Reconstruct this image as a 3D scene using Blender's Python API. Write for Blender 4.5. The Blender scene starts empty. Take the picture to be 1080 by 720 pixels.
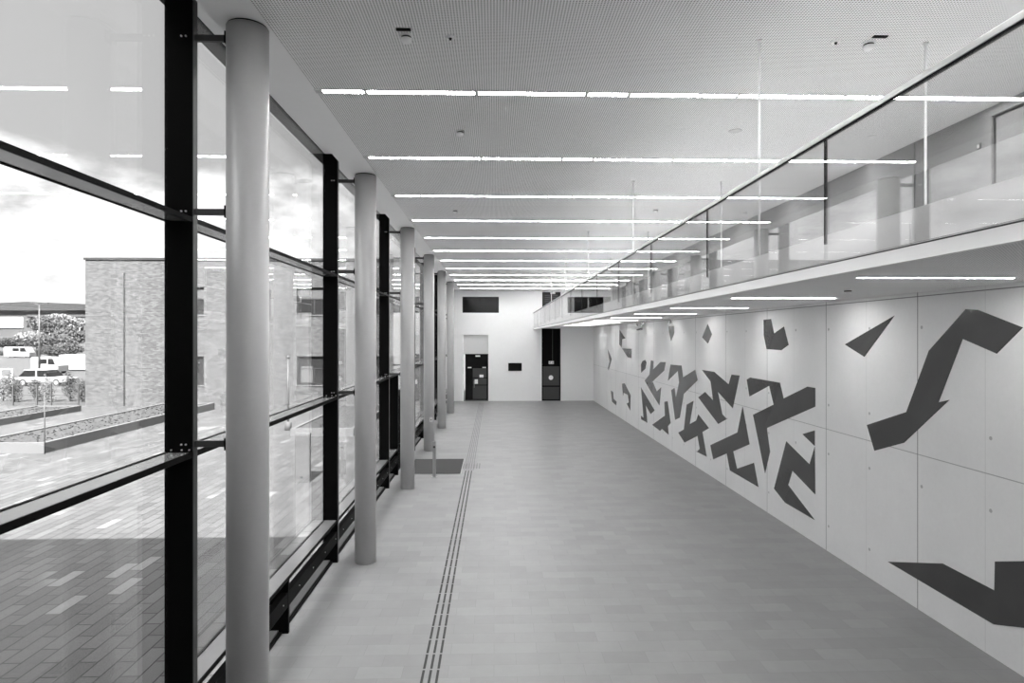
import bpy, bmesh, math, random
from mathutils import Vector, Matrix, noise
random.seed(7)
D = bpy.data
SC = bpy.context.scene
C = SC.collection
PI = math.pi

# ------------------------------------------------------------------ materials
def new_mat(name):
    m = D.materials.new(name); m.use_nodes = True
    nt = m.node_tree
    return m, nt, nt.nodes['Principled BSDF'], nt.nodes['Material Output']

def g(v): return (v, v, v, 1)

def N(nt, t, **kw):
    n = nt.nodes.new(t)
    for k, v in kw.items(): setattr(n, k, v)
    return n

def math_n(nt, op, a, b=None, c=None):
    n = N(nt, 'ShaderNodeMath', operation=op)
    for i, v in enumerate((a, b, c)):
        if v is None: continue
        if isinstance(v, (int, float)): n.inputs[i].default_value = v
        else: nt.links.new(v, n.inputs[i])
    return n.outputs[0]

def mixcol(nt, f, a, b):
    n = N(nt, 'ShaderNodeMix', data_type='RGBA')
    for s, v in ((n.inputs['Factor'], f), (n.inputs[6], a), (n.inputs[7], b)):
        if isinstance(v, (int, float)): s.default_value = v
        elif isinstance(v, tuple): s.default_value = v
        else: nt.links.new(v, s)
    return n.outputs[2]

def coords(nt):
    return N(nt, 'ShaderNodeTexCoord').outputs['Object']

def noise_n(nt, vec, scale, detail=3, rough=.5):
    n = N(nt, 'ShaderNodeTexNoise'); n.inputs['Scale'].default_value = scale
    n.inputs['Detail'].default_value = detail; n.inputs['Roughness'].default_value = rough
    nt.links.new(vec, n.inputs['Vector']); return n.outputs['Fac']

def remap(nt, v, a, b, c, d):
    n = N(nt, 'ShaderNodeMapRange')
    nt.links.new(v, n.inputs[0])
    for i, x in enumerate((a, b, c, d)): n.inputs[i + 1].default_value = x
    return n.outputs[0]

def plain(name, v, rough=.6, metal=0., spec=.5, var=.06, scale=6., bump=0.):
    m, nt, b, o = new_mat(name)
    co = coords(nt); f = noise_n(nt, co, scale)
    nt.links.new(mixcol(nt, f, g(v * (1 - var)), g(v * (1 + var))), b.inputs['Base Color'])
    b.inputs['Roughness'].default_value = rough; b.inputs['Metallic'].default_value = metal
    b.inputs['Specular IOR Level'].default_value = spec
    if bump:
        bp = N(nt, 'ShaderNodeBump'); bp.inputs['Strength'].default_value = bump; bp.inputs['Distance'].default_value = .01
        nt.links.new(noise_n(nt, co, scale * 6), bp.inputs['Height']); nt.links.new(bp.outputs[0], b.inputs['Normal'])
    return m

def brick_mat(name, c1, c2, mortar, bw, rh, ms, rough=.7, rot=(0, 0, 0), var=.12, bias=0., bright=None, spec=.4, nscale=3.):
    m, nt, b, o = new_mat(name)
    mp = N(nt, 'ShaderNodeMapping'); mp.inputs['Rotation'].default_value = rot
    nt.links.new(coords(nt), mp.inputs['Vector'])
    br = N(nt, 'ShaderNodeTexBrick', offset=.5)
    nt.links.new(mp.outputs[0], br.inputs['Vector'])
    br.inputs['Scale'].default_value = 1; br.inputs['Brick Width'].default_value = bw
    br.inputs['Row Height'].default_value = rh; br.inputs['Mortar Size'].default_value = ms
    br.inputs['Mortar Smooth'].default_value = .1; br.inputs['Bias'].default_value = bias
    br.inputs['Color1'].default_value = g(c1); br.inputs['Color2'].default_value = g(c2); br.inputs['Mortar'].default_value = g(mortar)
    col = br.outputs['Color']
    if bright:                                    # some pale pavers laid between the dark ones
        br2 = N(nt, 'ShaderNodeTexBrick', offset=.5)
        nt.links.new(mp.outputs[0], br2.inputs['Vector'])
        for k in ('Scale', 'Brick Width', 'Row Height'): br2.inputs[k].default_value = br.inputs[k].default_value
        br2.inputs['Mortar Size'].default_value = 0
        br2.inputs['Color1'].default_value = g(0); br2.inputs['Color2'].default_value = g(1)
        patch = noise_n(nt, mp.outputs[0], .35, 2)
        t = math_n(nt, 'ADD', br2.outputs['Color'], math_n(nt, 'MULTIPLY', math_n(nt, 'SUBTRACT', patch, .5), .9))
        sel = remap(nt, t, bright[1], bright[1] + .05, 0, 1)
        keep = math_n(nt, 'MULTIPLY', sel, math_n(nt, 'SUBTRACT', 1., br.outputs['Fac']))
        col = mixcol(nt, keep, col, g(bright[0]))
    f = noise_n(nt, coords(nt), nscale, 9, .68)
    mul = N(nt, 'ShaderNodeMix', data_type='RGBA', blend_type='MULTIPLY'); mul.inputs['Factor'].default_value = 1
    nt.links.new(col, mul.inputs[6])
    nt.links.new(mixcol(nt, f, g(1 - var), g(1 + var)), mul.inputs[7])
    nt.links.new(mul.outputs[2], b.inputs['Base Color'])
    b.inputs['Roughness'].default_value = rough; b.inputs['Specular IOR Level'].default_value = spec
    return m

def concrete_mat(name, v, rough=.7, panels=False):
    m, nt, b, o = new_mat(name)
    co = coords(nt)
    col = mixcol(nt, noise_n(nt, co, .9, 5, .6), g(v * .86), g(v * 1.12))
    col2 = mixcol(nt, noise_n(nt, co, 14, 4, .7), g(v * .9), g(v * 1.08))
    mul = mixcol(nt, .45, col, col2)
    if panels:
        sp = N(nt, 'ShaderNodeSeparateXYZ'); nt.links.new(co, sp.inputs[0])
        y, z = sp.outputs[1], sp.outputs[2]
        def line(v_, origin, step, half):
            w = math_n(nt, 'WRAP', math_n(nt, 'SUBTRACT', v_, origin), step / 2, -step / 2)
            return math_n(nt, 'LESS_THAN', math_n(nt, 'ABSOLUTE', w), half)
        a1 = line(y, 9.93, 2.79, .008)
        a2 = math_n(nt, 'MULTIPLY', line(y, 9.93 + 1.395, 2.79, .005), .22)
        a3 = math_n(nt, 'MULTIPLY', line(z, 2.5, 60, .007), .6)
        a4 = math_n(nt, 'MULTIPLY', line(z, 5.05, 60, .008), .8)
        # formwork tie holes
        wy = math_n(nt, 'WRAP', math_n(nt, 'SUBTRACT', y, 9.93 + 1.30), .6975, -.6975)
        hz = None
        for z0 in (.52, 2.0, 3.0, 4.55):
            d = math_n(nt, 'ABSOLUTE', math_n(nt, 'SUBTRACT', z, z0))
            hz = d if hz is None else math_n(nt, 'MINIMUM', hz, d)
        r = math_n(nt, 'SQRT', math_n(nt, 'ADD', math_n(nt, 'MULTIPLY', wy, wy), math_n(nt, 'MULTIPLY', hz, hz)))
        hole = math_n(nt, 'MULTIPLY', math_n(nt, 'LESS_THAN', r, .028), .55)
        f = math_n(nt, 'MAXIMUM', math_n(nt, 'MAXIMUM', a1, a2), math_n(nt, 'MAXIMUM', math_n(nt, 'MAXIMUM', a3, a4), hole))
        mul = mixcol(nt, math_n(nt, 'MULTIPLY', f, .85), mul, g(.07))
    nt.links.new(mul, b.inputs['Base Color'])
    b.inputs['Roughness'].default_value = rough
    return m

def perforated_mat(name, v, pitch, rad, hole):
    m, nt, b, o = new_mat(name)
    sp = N(nt, 'ShaderNodeSeparateXYZ'); nt.links.new(coords(nt), sp.inputs[0])
    wx = math_n(nt, 'WRAP', sp.outputs[0], pitch / 2, -pitch / 2)
    wy = math_n(nt, 'WRAP', sp.outputs[1], pitch / 2, -pitch / 2)
    r = math_n(nt, 'SQRT', math_n(nt, 'ADD', math_n(nt, 'MULTIPLY', wx, wx), math_n(nt, 'MULTIPLY', wy, wy)))
    nt.links.new(mixcol(nt, math_n(nt, 'LESS_THAN', r, rad), g(v), g(hole)), b.inputs['Base Color'])
    b.inputs['Roughness'].default_value = .7
    return m

def glass_mat(name, tint, rough=0., f0=.04):
    m, nt, b, o = new_mat(name)
    nt.nodes.remove(b)
    tr = N(nt, 'ShaderNodeBsdfTransparent'); tr.inputs[0].default_value = g(tint)
    gl = N(nt, 'ShaderNodeBsdfGlossy'); gl.inputs['Color'].default_value = g(1); gl.inputs['Roughness'].default_value = rough
    fr = N(nt, 'ShaderNodeLayerWeight'); fr.inputs['Blend'].default_value = .5
    f5 = math_n(nt, 'ADD', f0, math_n(nt, 'MULTIPLY', 1 - f0, math_n(nt, 'POWER', fr.outputs['Facing'], 5.)))
    mx = N(nt, 'ShaderNodeMixShader')
    nt.links.new(f5, mx.inputs[0]); nt.links.new(tr.outputs[0], mx.inputs[1]); nt.links.new(gl.outputs[0], mx.inputs[2])
    nt.links.new(mx.outputs[0], o.inputs['Surface'])
    return m

def lamp_mat(name, strength):
    m, nt, b, o = new_mat(name)
    b.inputs['Base Color'].default_value = g(.8)
    b.inputs['Emission Color'].default_value = g(1); b.inputs['Emission Strength'].default_value = strength
    return m

M = dict(
    black=plain('black_metal', .004, .55, spec=.06),
    black_matte=plain('black_matte', .01, .8, spec=.2),
    dark=plain('dark_grey', .05, .5),
    gloss=plain('gloss_black_board', .20, .13, spec=.5),
    cap=plain('grey_aluminium', .58, .4),
    steel=plain('brushed_steel', .42, .35, metal=.6),
    bolt=plain('bolt_steel', .7, .35, metal=.5),
    board=plain('white_board', .95, .6, var=.01),
    white=plain('white_paint', .92, .65, var=.02),
    wallwhite=plain('white_plaster', .88, .8, var=.02, bump=.05),
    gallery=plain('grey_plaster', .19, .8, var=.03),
    fascia=plain('pale_grey_panel', .66, .6, var=.03),
    paper=plain('white_paper', .9, .8, var=.01),
    floor=brick_mat('stone_tiles', .245, .28, .20, .6, .3, .0022, rough=.42, var=.17, nscale=1.6),
    pave=brick_mat('courtyard_pavers', .044, .072, .006, .75, .255, .011, rough=.8, rot=(0, 0, PI / 2), var=.12, bright=(.115, .97)),
    brick=brick_mat('pale_brick', .038, .088, .060, .25, .083, .011, rough=.85, var=.14, rot=(PI / 2, 0, 0), nscale=1.2),
    concrete=concrete_mat('board_concrete', .82, .7, panels=True),
    column=concrete_mat('smooth_concrete', .36, .38),
    kerb=concrete_mat('kerb_concrete', .092, .8),
    perf=perforated_mat('perforated_ceiling', .92, .03, .0085, .25),
    perf2=perforated_mat('perforated_soffit', .95, .03, .008, .45),
    glass=glass_mat('facade_glass', .975),
    bglass=glass_mat('balustrade_glass', .965, f0=.11),
    lamp=lamp_mat('light_diffuser', 40.),
    lamp2=lamp_mat('soffit_diffuser', 68.),
    plate=plain('dark_inlay', .052, .22, spec=.6, var=.35, scale=1.1),
    plate_grey=plain('grey_inlay', .12, .25, spec=.6, var=.35, scale=1.1),
    mat=plain('ribbed_mat', .045, .95, var=.25, scale=60),
    rib=plain('tactile_black', .02, .6),
    stud=plain('tactile_pale', .20, .6),
    outgrey=plain('grey_pole_paint', .055, .5),
    coping=plain('dark_coping', .014, .6),
    cover=plain('ground_cover', .04, .9, var=.4, scale=6),
    soil=plain('planting_soil', .028, .95, var=.5, scale=9, bump=.5),
    leaf=plain('leaf', .05, .8, var=.6, scale=3),
    leaf_dark=plain('leaf_dark', .025, .8, var=.6, scale=3),
    leaf_pale=plain('leaf_pale', .13, .8, var=.5, scale=3),
    bark=plain('bark', .1, .9),
    darkglass=plain('dark_window_glass', .008, .08, spec=.25),
    midglass=plain('window_glass', .022, .1, spec=.5),
    blind=plain('window_blind', .06, .7),
    car_white=plain('white_car_paint', .25, .3),
    car_dark=plain('dark_car_paint', .05, .3),
    tyre=plain('tyre', .02, .8),
    asphalt=plain('car_park_asphalt', .04, .9, var=.25, scale=1.5),
    lawn=plain('grass_bank', .04, .95, var=.5, scale=1.5),
    render_wall=plain('rendered_wall', .05, .8, var=.15, scale=2),
    roof=plain('dark_roof', .018, .8),
)

# ------------------------------------------------------------------ mesh helpers
def bm_new(): return bmesh.new()

def box(bm, x0, x1, y0, y1, z0, z1):
    v = [bm.verts.new(p) for p in ((x0, y0, z0), (x1, y0, z0), (x1, y1, z0), (x0, y1, z0), (x0, y0, z1), (x1, y0, z1), (x1, y1, z1), (x0, y1, z1))]
    for f in ((3, 2, 1, 0), (4, 5, 6, 7), (0, 1, 5, 4), (1, 2, 6, 5), (2, 3, 7, 6), (3, 0, 4, 7)):
        bm.faces.new([v[i] for i in f])
    return bm

def bbox_(x0, x1, y0, y1, z0, z1, bev=0.):
    bm = box(bm_new(), x0, x1, y0, y1, z0, z1)
    if bev: bmesh.ops.bevel(bm, geom=bm.edges[:], offset=bev, segments=2, affect='EDGES', profile=.7)
    return bm

def cyl(bm, p0, p1, r0, r1=None, n=16):
    r1 = r0 if r1 is None else r1
    p0, p1 = Vector(p0), Vector(p1); d = p1 - p0
    q = d.to_track_quat('Z', 'Y')
    ring = []
    for p, r in ((p0, r0), (p1, r1)):
        ring.append([bm.verts.new(p + q @ Vector((math.cos(2 * PI * i / n) * r, math.sin(2 * PI * i / n) * r, 0))) for i in range(n)])
    for i in range(n):
        f = bm.faces.new((ring[0][i], ring[0][(i + 1) % n], ring[1][(i + 1) % n], ring[1][i])); f.smooth = True
    bm.faces.new(ring[0][::-1]); bm.faces.new(ring[1])
    return bm

def lathe(bm, prof, cx, cy, n=24):
    rows = [[bm.verts.new((cx + r * math.cos(2 * PI * i / n), cy + r * math.sin(2 * PI * i / n), z)) for i in range(n)] for r, z in prof]
    for a, b in zip(rows, rows[1:]):
        for i in range(n):
            f = bm.faces.new((a[i], a[(i + 1) % n], b[(i + 1) % n], b[i])); f.smooth = True
    bm.faces.new(rows[0][::-1]); bm.faces.new(rows[-1])
    return bm

def prism(bm, pts, axis, a, b):
    """polygon in the plane across `axis`, extruded from a to b along it"""
    def P(u, v, w): return {'x': (w, u, v), 'y': (u, w, v), 'z': (u, v, w)}[axis]
    va = [bm.verts.new(P(u, v, a)) for u, v in pts]; vb = [bm.verts.new(P(u, v, b)) for u, v in pts]
    n = len(pts)
    bm.faces.new(va); bm.faces.new(vb[::-1])
    for i in range(n): bm.faces.new((va[i], vb[i], vb[(i + 1) % n], va[(i + 1) % n]))
    bmesh.ops.recalc_face_normals(bm, faces=bm.faces[:])
    return bm

def obj(name, bm, mat, parent=None, origin=None):
    bmesh.ops.recalc_face_normals(bm, faces=bm.faces[:])
    me = D.meshes.new(name)
    if origin is not None: bmesh.ops.translate(bm, verts=bm.verts[:], vec=-Vector(origin))
    bm.to_mesh(me); bm.free()
    me.materials.append(M[mat])
    o = D.objects.new(name, me); C.objects.link(o)
    if origin is not None: o.location = origin
    if parent is not None: o.parent = parent
    return o

def tag(o, label, cat, group=None, kind=None):
    o['label'] = label; o['category'] = cat
    if group: o['group'] = group
    if kind: o['kind'] = kind
    return o

def thing(name, label, cat, loc=(0, 0, 0), group=None, kind=None):
    o = D.objects.new(name, None); C.objects.link(o); o.location = loc; o.empty_display_size = .1
    return tag(o, label, cat, group, kind)

def struct(name, bm, mat, label, cat, parent=None):
    o = obj(name, bm, mat, parent)
    if parent is None: tag(o, label, cat, kind='structure')
    return o

def sroot(name, label, cat):
    return thing(name, label, cat, kind='structure')

def dup(root, loc, label, group=None):
    r = root.copy(); C.objects.link(r); r.location = loc; r['label'] = label
    if group: r['group'] = group
    for ch in list(root.children):
        c_ = ch.copy(); C.objects.link(c_); c_.parent = r
        for s in list(ch.children):
            d_ = s.copy(); C.objects.link(d_); d_.parent = c_
    return r

ORD = ['first', 'second', 'third', 'fourth', 'fifth', 'sixth', 'seventh', 'eighth', 'ninth', 'tenth', 'eleventh', 'twelfth', 'thirteenth', 'fourteenth', 'fifteenth']

# ------------------------------------------------------------------ dimensions
XW = 6.85                      # concrete wall face
XG0, XG1 = -3.31, -3.05        # facade: glass plane, inner edge of the mullions
ZC = 7.56                      # ceiling
YF = 42.9                      # far wall
YB = -4.0                      # wall behind the camera
GA = 36.0                      # past this the gallery widens into an alcove
ZT = [(.79, .83), (3.18, 3.23), (5.57, 5.61), (7.96, 8.02)]
YCOL = [6.47, 12.33, 18.30, 24.30, 30.27, 36.20]
YM = YCOL

# ------------------------------------------------------------------ room shell
struct('floor', bbox_(-3.14, XW, YB, YF, -.3, 0), 'floor', 'grey stone tile floor of the long hall', 'floor')
struct('ceiling', bbox_(-2.30, XW, YB, YF, ZC, ZC + .2), 'perf', 'white perforated ceiling over the hall', 'ceiling')
struct('ceiling_alcove', bbox_(XW, 8.5, GA, YF, ZC, ZC + .2), 'white', 'white ceiling over the widened gallery end', 'ceiling')
struct('floor_alcove', bbox_(XW - .02, 8.5, GA, YF, 5.13, 5.25), 'fascia', 'floor of the widened gallery end', 'floor')
struct('trim_1', bbox_(-2.80, -2.30, YB, YF, ZC, ZC + .42), 'white', 'smooth white ceiling border along the glass facade', 'ceiling border')
struct('roof', bbox_(-3.6, 8.9, YB - .3, YF + .5, 8.02, 8.4), 'roof', 'roof slab above the hall', 'roof')
struct('wall_right', bbox_(XW, XW + .35, YB, YF, -.3, 5.13), 'concrete', 'pale exposed concrete wall on the right with formwork joints', 'wall')
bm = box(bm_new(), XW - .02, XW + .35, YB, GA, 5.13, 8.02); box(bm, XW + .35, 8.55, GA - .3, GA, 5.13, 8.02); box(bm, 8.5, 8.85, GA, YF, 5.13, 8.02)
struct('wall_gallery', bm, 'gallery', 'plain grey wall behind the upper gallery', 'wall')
struct('wall_back', bbox_(-3.4, XW + .35, YB - .3, YB, -.3, 8.02), 'wallwhite', 'white wall closing the hall at the near end', 'wall')
struct('trim_2', bbox_(-3.42, -3.19, YB, YF, -.1, .05), 'kerb', 'pale concrete kerb along the foot of the glass facade', 'plinth')
struct('trim_3', bbox_(-3.19, -3.14, YB, YF, -.2, .03), 'black', 'black edge strip between floor and facade', 'edge strip')

# far wall with real openings
openings = [(-2.16, .33, 6.04, 7.14), (-2.09, -.39, 0, 4.53), (3.28, 4.59, 0, 4.97), (3.28, 4.59, 5.25, 7.48), (5.51, 8.09, 6.04, 7.16)]
def wall_holes(x0, x1, z0, z1, y0, y1, holes):
    bm = bm_new()
    xs = sorted({x0, x1} | {min(max(h[i], x0), x1) for h in holes for i in (0, 1)})
    for a, b in zip(xs, xs[1:]):
        cur = z0
        for h in sorted([h for h in holes if h[0] <= a + 1e-6 and h[1] >= b - 1e-6], key=lambda h: h[2]):
            if h[2] > cur: box(bm, a, b, y0, y1, cur, h[2])
            cur = h[3]
        if cur < z1: box(bm, a, b, y0, y1, cur, z1)
    bmesh.ops.remove_doubles(bm, verts=bm.verts[:], dist=1e-4)
    seen = {}
    for f in bm.faces[:]:
        k = tuple(sorted(v.index for v in f.verts))
    bm.verts.index_update()
    for f in bm.faces[:]:
        seen.setdefault(tuple(sorted(v.index for v in f.verts)), []).append(f)
    bmesh.ops.delete(bm, geom=[f for fs in seen.values() if len(fs) > 1 for f in fs], context='FACES_ONLY')
    return bm
struct('wall_far', wall_holes(-3.42, 8.85, 0, 8.02, YF, YF + .35, openings), 'wallwhite', 'white plastered end wall of the hall with dark openings', 'wall')

# end wall: upper ribbon windows
def dark_window(name, x0, x1, z0, z1, label, divs, mat='darkglass'):
    r = sroot(name, label, 'window')
    y = YF + .1
    bm = bm_new()
    for a in ((x0, x0 + .06, z0, z1), (x1 - .06, x1, z0, z1), (x0 + .06, x1 - .06, z0, z0 + .06), (x0 + .06, x1 - .06, z1 - .06, z1)):
        box(bm, a[0], a[1], y, y + .12, a[2], a[3])
    obj('window_frame', bm, 'black', r)
    for d in divs: obj('mullion', bbox_(d - .025, d + .025, y + .02, y + .1, z0 + .06, z1 - .06), 'black', r)
    obj('pane', bbox_(x0 + .06, x1 - .06, y + .05, y + .07, z0 + .06, z1 - .06), mat, r)
    bm = bbox_(x0, x1, YF + .3, YF + .34, z0, z1); obj('backing', bm, 'black_matte', r)
    return r
dark_window('window_1', -2.16, .33, 6.04, 7.14, 'dark wide window high on the end wall left of centre', [-.9])
dark_window('window_2', 5.51, 8.09, 6.04, 7.16, 'window at gallery level on the end wall, right corner', [6.8], 'darkglass')

# end wall: recessed double door on the left
r = sroot('door_1', 'black framed glazed door in the tall recess of the end wall', 'door')
dy = YF + .2
obj('recess_panel', bbox_(-2.09, -.39, dy - .04, dy + .1, 3.22, 4.53), 'fascia', r)
bm = bm_new()
for a in ((-1.97, -1.87, .04, 3.22), (-.49, -.39, .04, 3.22), (-1.87, -.49, 3.12, 3.22), (-1.87, -.49, 2.24, 2.38), (-1.55, -1.46, .04, 2.24), (-1.87, -.49, .04, .12)):
    box(bm, a[0], a[1], dy, dy + .09, a[2], a[3])
obj('door_frame', bm, 'black', r)
obj('transom_light', bbox_(-1.87, -.49, dy + .04, dy + .06, 2.38, 3.12), 'darkglass', r)
side = obj('door_leaf', bbox_(-1.87, -1.55, dy + .03, dy + .06, .12, 2.24), 'darkglass', r)
leaf = obj('door_leaf', bbox_(-1.46, -.49, dy + .03, dy + .06, .12, 2.24), 'dark', r)
bm = bm_new()
for z in (1.05, 1.55): box(bm, -1.46, -.49, dy + .01, dy + .05, z, z + .05)
obj('cross_bar', bm, 'black', leaf)
bm = bm_new(); cyl(bm, (-1.36, dy - .05, .9), (-1.36, dy - .05, 1.4), .018); cyl(bm, (-1.36, dy - .05, .95), (-1.36, dy + .03, .95), .012); cyl(bm, (-1.36, dy - .05, 1.35), (-1.36, dy + .03, 1.35), .012)
obj('handle', bm, 'steel', leaf)
for x0, x1, z0, z1 in ((-1.0, -.72, 1.60, 1.79), (-1.33, -1.11, 1.16, 1.47)):
    obj('notice', bbox_(x0, x1, dy - .004, dy + .03, z0, z1), 'paper', leaf)
for x0, x1 in ((-1.8, -1.55), (-.8, -.55)):
    obj('door_closer', bbox_(x0, x1, dy - .05, dy + .01, 2.25, 2.32, .01), 'white', r)
obj('exit_sign', bbox_(-1.27, -.95, dy - .03, dy + .01, 3.03, 3.12, .008), 'paper', r)

# end wall: tall dark door under the gallery
r = sroot('door_2', 'tall black door with glazed upper panel under the gallery end', 'door')
bm = bm_new()
for a in ((3.28, 3.36, 0, 4.97), (4.51, 4.59, 0, 4.97), (3.36, 4.51, 2.36, 2.5), (3.36, 4.51, 4.89, 4.97), (3.36, 4.51, .0, .08)):
    box(bm, a[0], a[1], dy, dy + .09, a[2], a[3])
obj('door_frame', bm, 'black', r)
obj('upper_panel', bbox_(3.36, 4.51, dy + .03, dy + .06, 2.5, 4.89), 'black', r)
obj('panel_joint', bbox_(4.03, 4.06, dy + .015, dy + .03, 2.5, 4.89), 'dark', r)
leaf = obj('door_leaf', bbox_(3.36, 4.51, dy + .03, dy + .07, .08, 2.36), 'dark', r)
obj('cross_bar', bbox_(3.36, 4.51, dy + .005, dy + .03, .95, 1.03), 'black', leaf)
bm = bm_new(); lathe(bm, [(.16, -.006), (.16, .006)], 0, 0, 24)
bmesh.ops.rotate(bm, verts=bm.verts[:], cent=(0, 0, 0), matrix=Matrix.Rotation(PI / 2, 3, 'X')); bmesh.ops.translate(bm, verts=bm.verts[:], vec=(3.93, dy + .02, 1.58))
obj('round_sign', bm, 'paper', leaf)
sg = obj('exit_sign', bbox_(3.78, 4.12, dy - .03, dy + .03, 2.52, 2.72, .008), 'paper', r)
bm = bm_new()
def man(bm, x, z, s, y0, y1):           # the running figure of an escape sign
    lathe_pts = [(x + .030 * s * math.cos(a), z + .085 * s + .020 * s * math.sin(a)) for a in [2 * PI * i / 10 for i in range(10)]]
    prism(bm, lathe_pts, 'y', y0, y1)
    for p in ([(-.02, .06), (.03, .06), (.01, -.01), (-.03, 0)], [(-.03, 0), (.0, -.01), (-.05, -.07), (-.075, -.06)], [(0, 0), (.02, 0), (.05, -.03), (.03, -.08), (.012, -.075), (.025, -.03)], [(-.02, .06), (-.02, .04), (-.07, .01), (-.08, .03)], [(.03, .06), (.03, .04), (.07, .03), (.075, .05)]):
        prism(bm, [(x + a * s, z + b * s) for a, b in p], 'y', y0, y1)
man(bm, 3.87, 2.61, .9, dy - .034, dy - .029)
prism(bm, [(3.99, 2.63), (4.04, 2.63), (4.04, 2.665), (4.09, 2.615), (4.04, 2.565), (4.04, 2.60), (3.99, 2.60)], 'y', dy - .034, dy - .029)
obj('pictogram', bm, 'dark', sg)

r = sroot('door_3', 'dark glazed door at gallery level above the tall black door', 'door')
bm = bm_new()
for a in ((3.28, 3.36, 5.25, 7.48), (4.51, 4.59, 5.25, 7.48), (3.36, 4.51, 7.40, 7.48)): box(bm, a[0], a[1], dy, dy + .09, a[2], a[3])
obj('door_frame', bm, 'black', r)
leaf = obj('door_leaf', bbox_(3.36, 4.51, dy + .03, dy + .06, 5.25, 7.40), 'darkglass', r)
bm = bm_new()
for k in range(7): box(bm, 3.5, 4.4, dy + .01, dy + .03, 6.4 + k * .14, 6.44 + k * .14)
obj('louvre', bm, 'blind', leaf)
sg = obj('exit_sign', bbox_(3.87, 4.2, YF - .05, YF - .01, 7.34, 7.54, .008), 'paper', r)
bm = bm_new(); man(bm, 3.96, 7.43, .9, YF - .054, YF - .049)
obj('pictogram', bm, 'dark', sg)

# wall screen on the end wall
r = thing('wall_screen', 'small black screen mounted on the white end wall between the doors', 'screen', (1.44, YF, 2.33))
obj('screen_housing', bbox_(-.46, .46, -.06, 0, -.27, .27, .01), 'black', r)
obj('screen_panel', bbox_(-.43, .43, -.066, -.058, -.24, .24), 'darkglass', r)

# ------------------------------------------------------------------ glass facade
bays = [YB] + YM + [YF]
bay_label = ['glazed facade bay beside the camera', 'glazed facade bay between first and second black mullions', 'glazed facade bay between second and third black mullions',
             'glazed facade bay holding the entrance door', 'glazed facade bay past the entrance door', 'glazed facade bay before the last mullion', 'glazed facade bay next to the end wall']
DOOR = (20.05, 22.6)
wn = 3
for k, (a, b) in enumerate(zip(bays, bays[1:])):
    a2, b2 = (a if k == 0 else a + .05), (b - .05 if k < 6 else b)
    r = sroot('window_%d' % wn, bay_label[k], 'window wall'); wn += 1
    spans = [(a2, b2)] if k != 3 else [(a2, DOOR[0] - .05), (DOOR[1] + .05, b2)]
    # transoms: grey boards with a black cap towards the hall and a black bead at the glass
    for i, (z0, z1) in enumerate(ZT):
        for s0, s1 in (spans if i == 0 else [(a2, b2)]):
            t = obj('transom', bbox_(XG0 + .015, XG1 - .015, s0, s1, z0, z1), 'white' if i == 3 else 'gloss', r)
            obj('front_cap', bbox_(XG1 - .015, XG1, s0, s1, z0 - .004, z1 + .004), 'black', t)
            obj('glazing_bead', bbox_(XG0 - .02, XG0 + .015, s0, s1, z0 - .006, z1 + .006), 'black', t)
    # panes
    zs = [.07] + [z for t in ZT for z in (t[0] - .006, t[1] + .006)]
    for i in range(4):
        for s0, s1 in (spans if i < 2 and k == 3 else [(a2, b2)]):
            if i == 1 and k == 3:
                pass
            obj('glass_pane', bbox_(XG0 - .012, XG0 + .012, s0, s1, zs[2 * i], zs[2 * i + 1]), 'glass', r)
    # below the sill: short black post, black convector rail
    for s0, s1 in spans:
        mid = (s0 + s1) / 2 if k else YM[0] - 3
        cuts = [s0, s1]
        if k != 3:
            mids = [mid]
            for mm in mids:
                p = obj('sill_post', bbox_(XG0 - .03, XG1 - .0, mm - .03, mm + .03, .0, ZT[0][0] - .004), 'black', r)
                for dx in range(5): obj('bolt', cyl(bm_new(), (XG1 - .05 - dx * .045, mm - .036, .42), (XG1 - .05 - dx * .045, mm - .028, .42), .006, n=8), 'bolt', p)
        t = obj('lower_rail', bbox_(XG1 - .10, XG1 - .005, s0, s1, .39, .61, .004), 'black', r)
        y = s0 + .4
        while y < s1:
            obj('bolt', cyl(bm_new(), (XG1 - .006, y, .5), (XG1 + .002, y, .5), .01, n=8), 'bolt', t); y += .75

# entrance door in the facade
r = sroot('door_4', 'black framed glass entrance door in the facade by the mat', 'door')
for y in DOOR: obj('door_post', bbox_(XG0 - .04, XG1, y - .05, y + .05, 0, ZT[1][0] - .006), 'black', r)
ym = sum(DOOR) / 2
for s0, s1 in ((DOOR[0] + .05, ym - .005), (ym + .005, DOOR[1] - .05)):
    bm = bm_new()
    for a in ((s0, s0 + .08, .02, 2.5), (s1 - .08, s1, .02, 2.5), (s0 + .08, s1 - .08, .02, .12), (s0 + .08, s1 - .08, 2.42, 2.5)):
        box(bm, -3.24, -3.18, a[0], a[1], a[2], a[3])
    leaf = obj('door_leaf', bm, 'black', r)
    obj('glass_pane', bbox_(-3.215, -3.2, s0 + .08, s1 - .08, .12, 2.42), 'glass', leaf)
    hy = s1 - .06 if s0 < ym - .1 else s0 + .06
    bm = bm_new(); cyl(bm, (-3.11, hy, .7), (-3.11, hy, 1.5), .016); cyl(bm, (-3.18, hy, .8), (-3.11, hy, .8), .01); cyl(bm, (-3.18, hy, 1.4), (-3.11, hy, 1.4), .01)
    obj('handle', bm, 'steel', leaf)
obj('door_head', bbox_(-3.26, -3.16, DOOR[0] + .05, DOOR[1] - .05, 2.5, 2.6), 'black', r)
obj('glass_pane', bbox_(-3.215, -3.2, DOOR[0] + .05, DOOR[1] - .05, 2.6, ZT[1][0] - .02), 'glass', r)

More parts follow.
